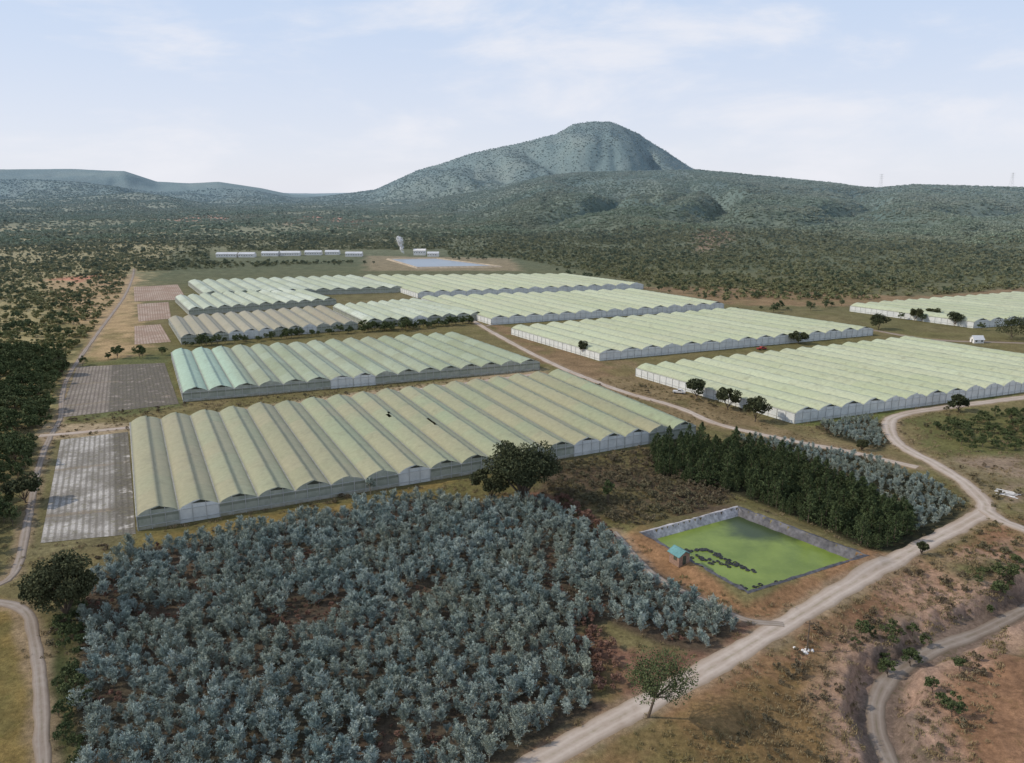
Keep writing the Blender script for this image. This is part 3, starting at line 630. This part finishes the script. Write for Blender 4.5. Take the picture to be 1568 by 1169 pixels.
def hut(name,px,py,w,d,h,ang,wall,roof,z=0,rh=.9):
    g=G(px,py,z); e=empty(name,(g[0],g[1],z)); e.rotation_euler=(0,0,ang); b=B(); b.box((0,0,h/2-.2),(w,d,h+.4)); 
    b.add([(-w/2,-d/2,h),(w/2,-d/2,h),(0,-d/2,h+rh),(-w/2,d/2,h),(w/2,d/2,h),(0,d/2,h+rh)],[(0,1,2),(4,3,5)])
    o=obj('walls',b.mesh('walls',[wall]),e); r=B(); ov=.35; t=.12
    for s in(-1,1):
        x1=s*(w/2+ov); z1=h-rh*ov/(w/2); r.add([(0,-d/2-ov,h+rh+.02),(x1,-d/2-ov,z1+.02),(x1,d/2+ov,z1+.02),(0,d/2+ov,h+rh+.02),(0,-d/2-ov,h+rh+t),(x1,-d/2-ov,z1+t),(x1,d/2+ov,z1+t),(0,d/2+ov,h+rh+t)],[(0,1,2,3),(7,6,5,4),(0,4,5,1),(2,6,7,3),(1,5,6,2)])
    obj('roof',r.mesh('roof',[roof]),e); k=B(); k.box((0,-d/2-.02,1.),(.9,.08,2.)); 
    for yy in np.arange(-d/2+1.2,d/2-.8,3.): 
        for s in(-1,1): k.box((s*(w/2+.02),yy,h*.6),(.08,1.,.8))
    obj('door_and_windows',k.mesh('door',[DARK]),e); return e
BRICK=simple('brick_wall',(.30,.20,.15),.3,4.); TEAL=simple('teal_iron_roof',(.13,.28,.28),.2,2.,.5); WHT=simple('white_plaster',(.75,.74,.72),.12); IRON=simple('pale_iron_roof',(.58,.60,.62),.15,1.,.45)
hut('pump_house',1040,860,3.,3.2,2.2,.5,BRICK,TEAL,.9)
def shed(px0,px1,py,d=9,h=4.,roof=IRON,name='packing_shed'):
    a,b=G(px0,py),G(px1,py); c=(a+b)/2; L=np.linalg.norm(b-a); e=hut(name,0.5*(px0+px1),py,d,L,h,math.atan2(b[1]-a[1],b[0]-a[0])-math.pi/2,WHT,roof,0,1.8); return e
for a,b,y in((333,364,394),(367,391,394),(402,427,392.5),(430,460,392.),(468,493,391.),(499,520,390.5),(530,555,393)): shed(a,b,y)
shed(634,652,391,10,6,WHT,'factory_building'); shed(655,672,393,8,4); shed(1488,1503,525,4,2.1,IRON,'farm_store')
BW=N('reservoir_water'); nn=BW.noise(.02,3); BW.col(BW.mix(nn,(.22,.28,.34),(.30,.35,.40))); BW.b.inputs['Roughness'].default_value=.3
re_=empty('irrigation_reservoir'); q=RESV; cc=q.mean(0)
obj('water',pymesh('w',[(*p,.5) for p in q],[(0,1,2,3)],[BW.m]),re_)
bb=B()
for i in range(4):
    a_,b_=q[i],q[(i+1)%4]; ao,bo=cc+(a_-cc)*1.03,cc+(b_-cc)*1.03; ao2,bo2=cc+(a_-cc)*1.09,cc+(b_-cc)*1.09; ai,bi=cc+(a_-cc)*.985,cc+(b_-cc)*.985
    bb.add([(*ai,.3),(*bi,.3),(*bo,1.6),(*ao,1.6),(*bo2,-.2),(*ao2,-.2)],[(0,1,2,3),(3,2,4,5)])
obj('embankment',bb.mesh('e',[simple('embankment_soil',(.38,.32,.24),.25,.3)]),re_)
# smoke plume from the boiler
sm=N('smoke'); sm.t.nodes.remove(sm.b); df=sm.n('ShaderNodeBsdfDiffuse'); df.inputs[0].default_value=(.85,.86,.88,1); tp_=sm.n('ShaderNodeBsdfTransparent'); mx=sm.n('ShaderNodeMixShader'); lw=sm.n('ShaderNodeTexNoise'); lw.inputs['Scale'].default_value=.4; sm.l(sm.pos(),lw.inputs[0]); sm.l(sm.rng(lw.outputs[0],.35,.65,.08,.6),mx.inputs[0]); sm.l(tp_.outputs[0],mx.inputs[1]); sm.l(df.outputs[0],mx.inputs[2]); sm.l(mx.outputs[0],sm.out.inputs[0])
g=G(617,391); sb_=B()
for i in range(18):
    t=i/17; c_=np.array([g[0]-5*t+rng.normal(0,.5+.8*t),g[1]+rng.normal(0,1),3+t*17]); R=1.2+2.6*t*rng.uniform(.6,1.2); V=[];nu,nv=8,6
    for a_ in range(nv+1):
        for b2 in range(nu): th=math.pi*a_/nv; ph=6.283*b2/nu; rr=R*rng.uniform(.85,1.15); V.append((c_[0]+rr*math.sin(th)*math.cos(ph),c_[1]+rr*math.sin(th)*math.sin(ph),c_[2]+rr*math.cos(th)))
    sb_.add(V,[(a_*nu+b2,a_*nu+(b2+1)%nu,(a_+1)*nu+(b2+1)%nu,(a_+1)*nu+b2) for a_ in range(nv) for b2 in range(nu)])
obj('smoke_plume',sb_.mesh('smoke',[sm.m]))
def pylon(px,py,H=52):
    rx,ry,_=ray(px,py); a_=math.atan2(rx,ry); ds=np.arange(2300,3700,20.); X=np.sin(a_)*ds;Y=np.cos(a_)*ds; Z=hgt(X,Y); k=np.argmax((Z-CH)/ds); b=B(); o=np.array([X[k],Y[k],Z[k]-2]); w=6
    for sx_ in(-1,1):
        for sy in(-1,1): b.beam((sx_*w,sy*w,0),(sx_*1,sy*1,H),.3)
    for i in range(8):
        z0,z1=H*i/8,H*(i+1)/8; w0,w1=w-(w-1)*i/8,w-(w-1)*(i+1)/8
        b.beam((-w0,-w0,z0),(w1,-w1,z1),.18); b.beam((w0,-w0,z0),(-w1,-w1,z1),.18)
    for z in(H*.7,H*.83,H*.96): b.beam((-9,0,z),(9,0,z),.4)
    obj('power_pylon',b.mesh('pylon',[STEEL]),loc=o)
pylon(1350,270); pylon(1551,268)
g=G(1236,992); zz=float(hgt(np.array([g[0]]),np.array([g[1]]))[0]); b=B(); b.tube((0,0,-.3),(0,0,6.),.16,.11,8); b.beam((-.8,0,5.5),(.8,0,5.5),.12)
for x in(-.7,0,.7): b.tube((x,0,5.5),(x,0,5.8),.05,.04,6)
b.beam((0,0,5),(.9,0,5.5),.06); obj('utility_pole',b.mesh('pole',[BARK]),loc=(g[0],g[1],zz))
b=B()
for i in range(9):
    x,y=rng.normal(0,.6,2); s=rng.uniform(.25,.45); b.tube((x,y,-.1),(x+rng.normal(0,.1),y,s*.8),s,s*.55,6)
obj('stone_pile',b.mesh('stones',[WHT]),loc=(g[0]-.3,g[1],zz))
g=G(1543,757); b=B()
for i in range(7): b.box((rng.normal(0,.8),i*.5-1.5,.12+.05*i),(4.5,.4,.06),0,-.6+rng.normal(0,.12))
obj('timber_pile',b.mesh('timber',[WHT]),loc=(g[0],g[1],float(hgt(np.array([g[0]]),np.array([g[1]]))[0])))
def truck(px,py,ang,c):
    g=G(px,py); e=empty('pickup_truck',(g[0],g[1],.05)); e.rotation_euler=(0,0,ang); P_=simple('truck_paint',c,.1,2,.4)
    pr=[(-2.5,.5),(2.5,.5),(2.55,1.05),(1.5,1.15),(.9,1.75),(-.5,1.78),(-.7,1.1),(-2.5,1.1)]; V=[(x,-.85,z) for x,z in pr]+[(x,.85,z) for x,z in pr]; n=len(pr)
    b=B(); b.add(V,[tuple(range(n)),tuple(range(2*n-1,n-1,-1))]+[(i,(i+1)%n,n+(i+1)%n,n+i) for i in range(n)]); o=obj('body',b.mesh('body',[P_]),e)
    w=B()
    for x in(-1.6,1.6):
        for y in(-.85,.85): w.tube((x,y-.12,.4),(x,y+.12,.4),.4,.4,14)
    w.box((.2,0,1.45),(1.1,1.73,.4)); obj('wheels_and_windows',w.mesh('w',[TY]),e)
truck(1166,536,.3,(.30,.06,.05)); truck(1040,603,-.4,(.6,.6,.6))
# ---------------- sky, sun, camera ----------------
SE,SA=math.radians(37),math.radians(-94)
wd=bpy.data.worlds.new('World'); scene.world=wd; wd.use_nodes=True; T=wd.node_tree; T.nodes.clear(); nn_=T.nodes.new; lk=T.links.new
o=nn_('ShaderNodeOutputWorld'); bg=nn_('ShaderNodeBackground'); sk=nn_('ShaderNodeTexSky'); sk.sky_type='NISHITA'; sk.sun_disc=False; sk.sun_elevation=SE; sk.sun_rotation=SA; sk.altitude=1500; sk.dust_density=1.5; sk.air_density=1.0
bg.inputs[1].default_value=.12; tc=nn_('ShaderNodeTexCoord'); sz=nn_('ShaderNodeSeparateXYZ'); lk(tc.outputs['Generated'],sz.inputs[0])
def mrg(src,a,b,c,d):
    x=nn_('ShaderNodeMapRange'); x.interpolation_type='SMOOTHSTEP'; lk(src,x.inputs[0])
    for i,v in enumerate((a,b,c,d)): x.inputs[i+1].default_value=v
    return x.outputs[0]
def mixc(f,a,b):
    x=nn_('ShaderNodeMix'); x.data_type='RGBA'; lk(f,x.inputs[0])
    for k,v in((6,a),(7,b)):
        if isinstance(v,tuple): x.inputs[k].default_value=(*v,1)
        else: lk(v,x.inputs[k])
    return x.outputs[2]
def cloudn(scale,sc,dist):
    mp=nn_('ShaderNodeMapping'); mp.inputs['Scale'].default_value=sc; lk(tc.outputs['Generated'],mp.inputs[0])
    nz=nn_('ShaderNodeTexNoise'); nz.inputs['Scale'].default_value=scale; nz.inputs['Detail'].default_value=8; nz.inputs['Roughness'].default_value=.58; nz.inputs['Distortion'].default_value=dist; lk(mp.outputs[0],nz.inputs[0]); return nz.outputs[0]
hazec=mixc(mrg(sz.outputs[2],-.02,.26,0.,1.),(6.7,6.85,7.6),(5.0,6.05,7.8))
base=mixc(mrg(sz.outputs[2],.25,.75,.88,.35),sk.outputs[0],hazec)
cl=mixc(mrg(cloudn(3.2,(1.3,1.3,4.2),.25),.44,.70,0.,.75),base,(7.2,7.25,7.7))
lk(cl,bg.inputs[0]); lk(bg.outputs[0],o.inputs[0])
sl=bpy.data.lights.new('sun','SUN'); sl.energy=2.75; sl.angle=math.radians(1.2); sl.color=(1,.89,.75); so=bpy.data.objects.new('sun',sl); scene.collection.objects.link(so)
from mathutils import Vector
dv=Vector((math.sin(SA)*math.cos(SE),math.cos(SA)*math.cos(SE),math.sin(SE))); so.rotation_euler=dv.to_track_quat('Z','Y').to_euler()
cam=bpy.data.cameras.new('camera'); co=bpy.data.objects.new('camera',cam); scene.collection.objects.link(co); cam.sensor_width=36; cam.lens=36*F/1568; cam.clip_end=40000; cam.clip_start=1
co.location=(0,0,CH); co.rotation_euler=(math.pi/2-pit,0,0); scene.camera=co
scene.view_settings.view_transform='Standard'; scene.view_settings.look='None'; scene.view_settings.exposure=0
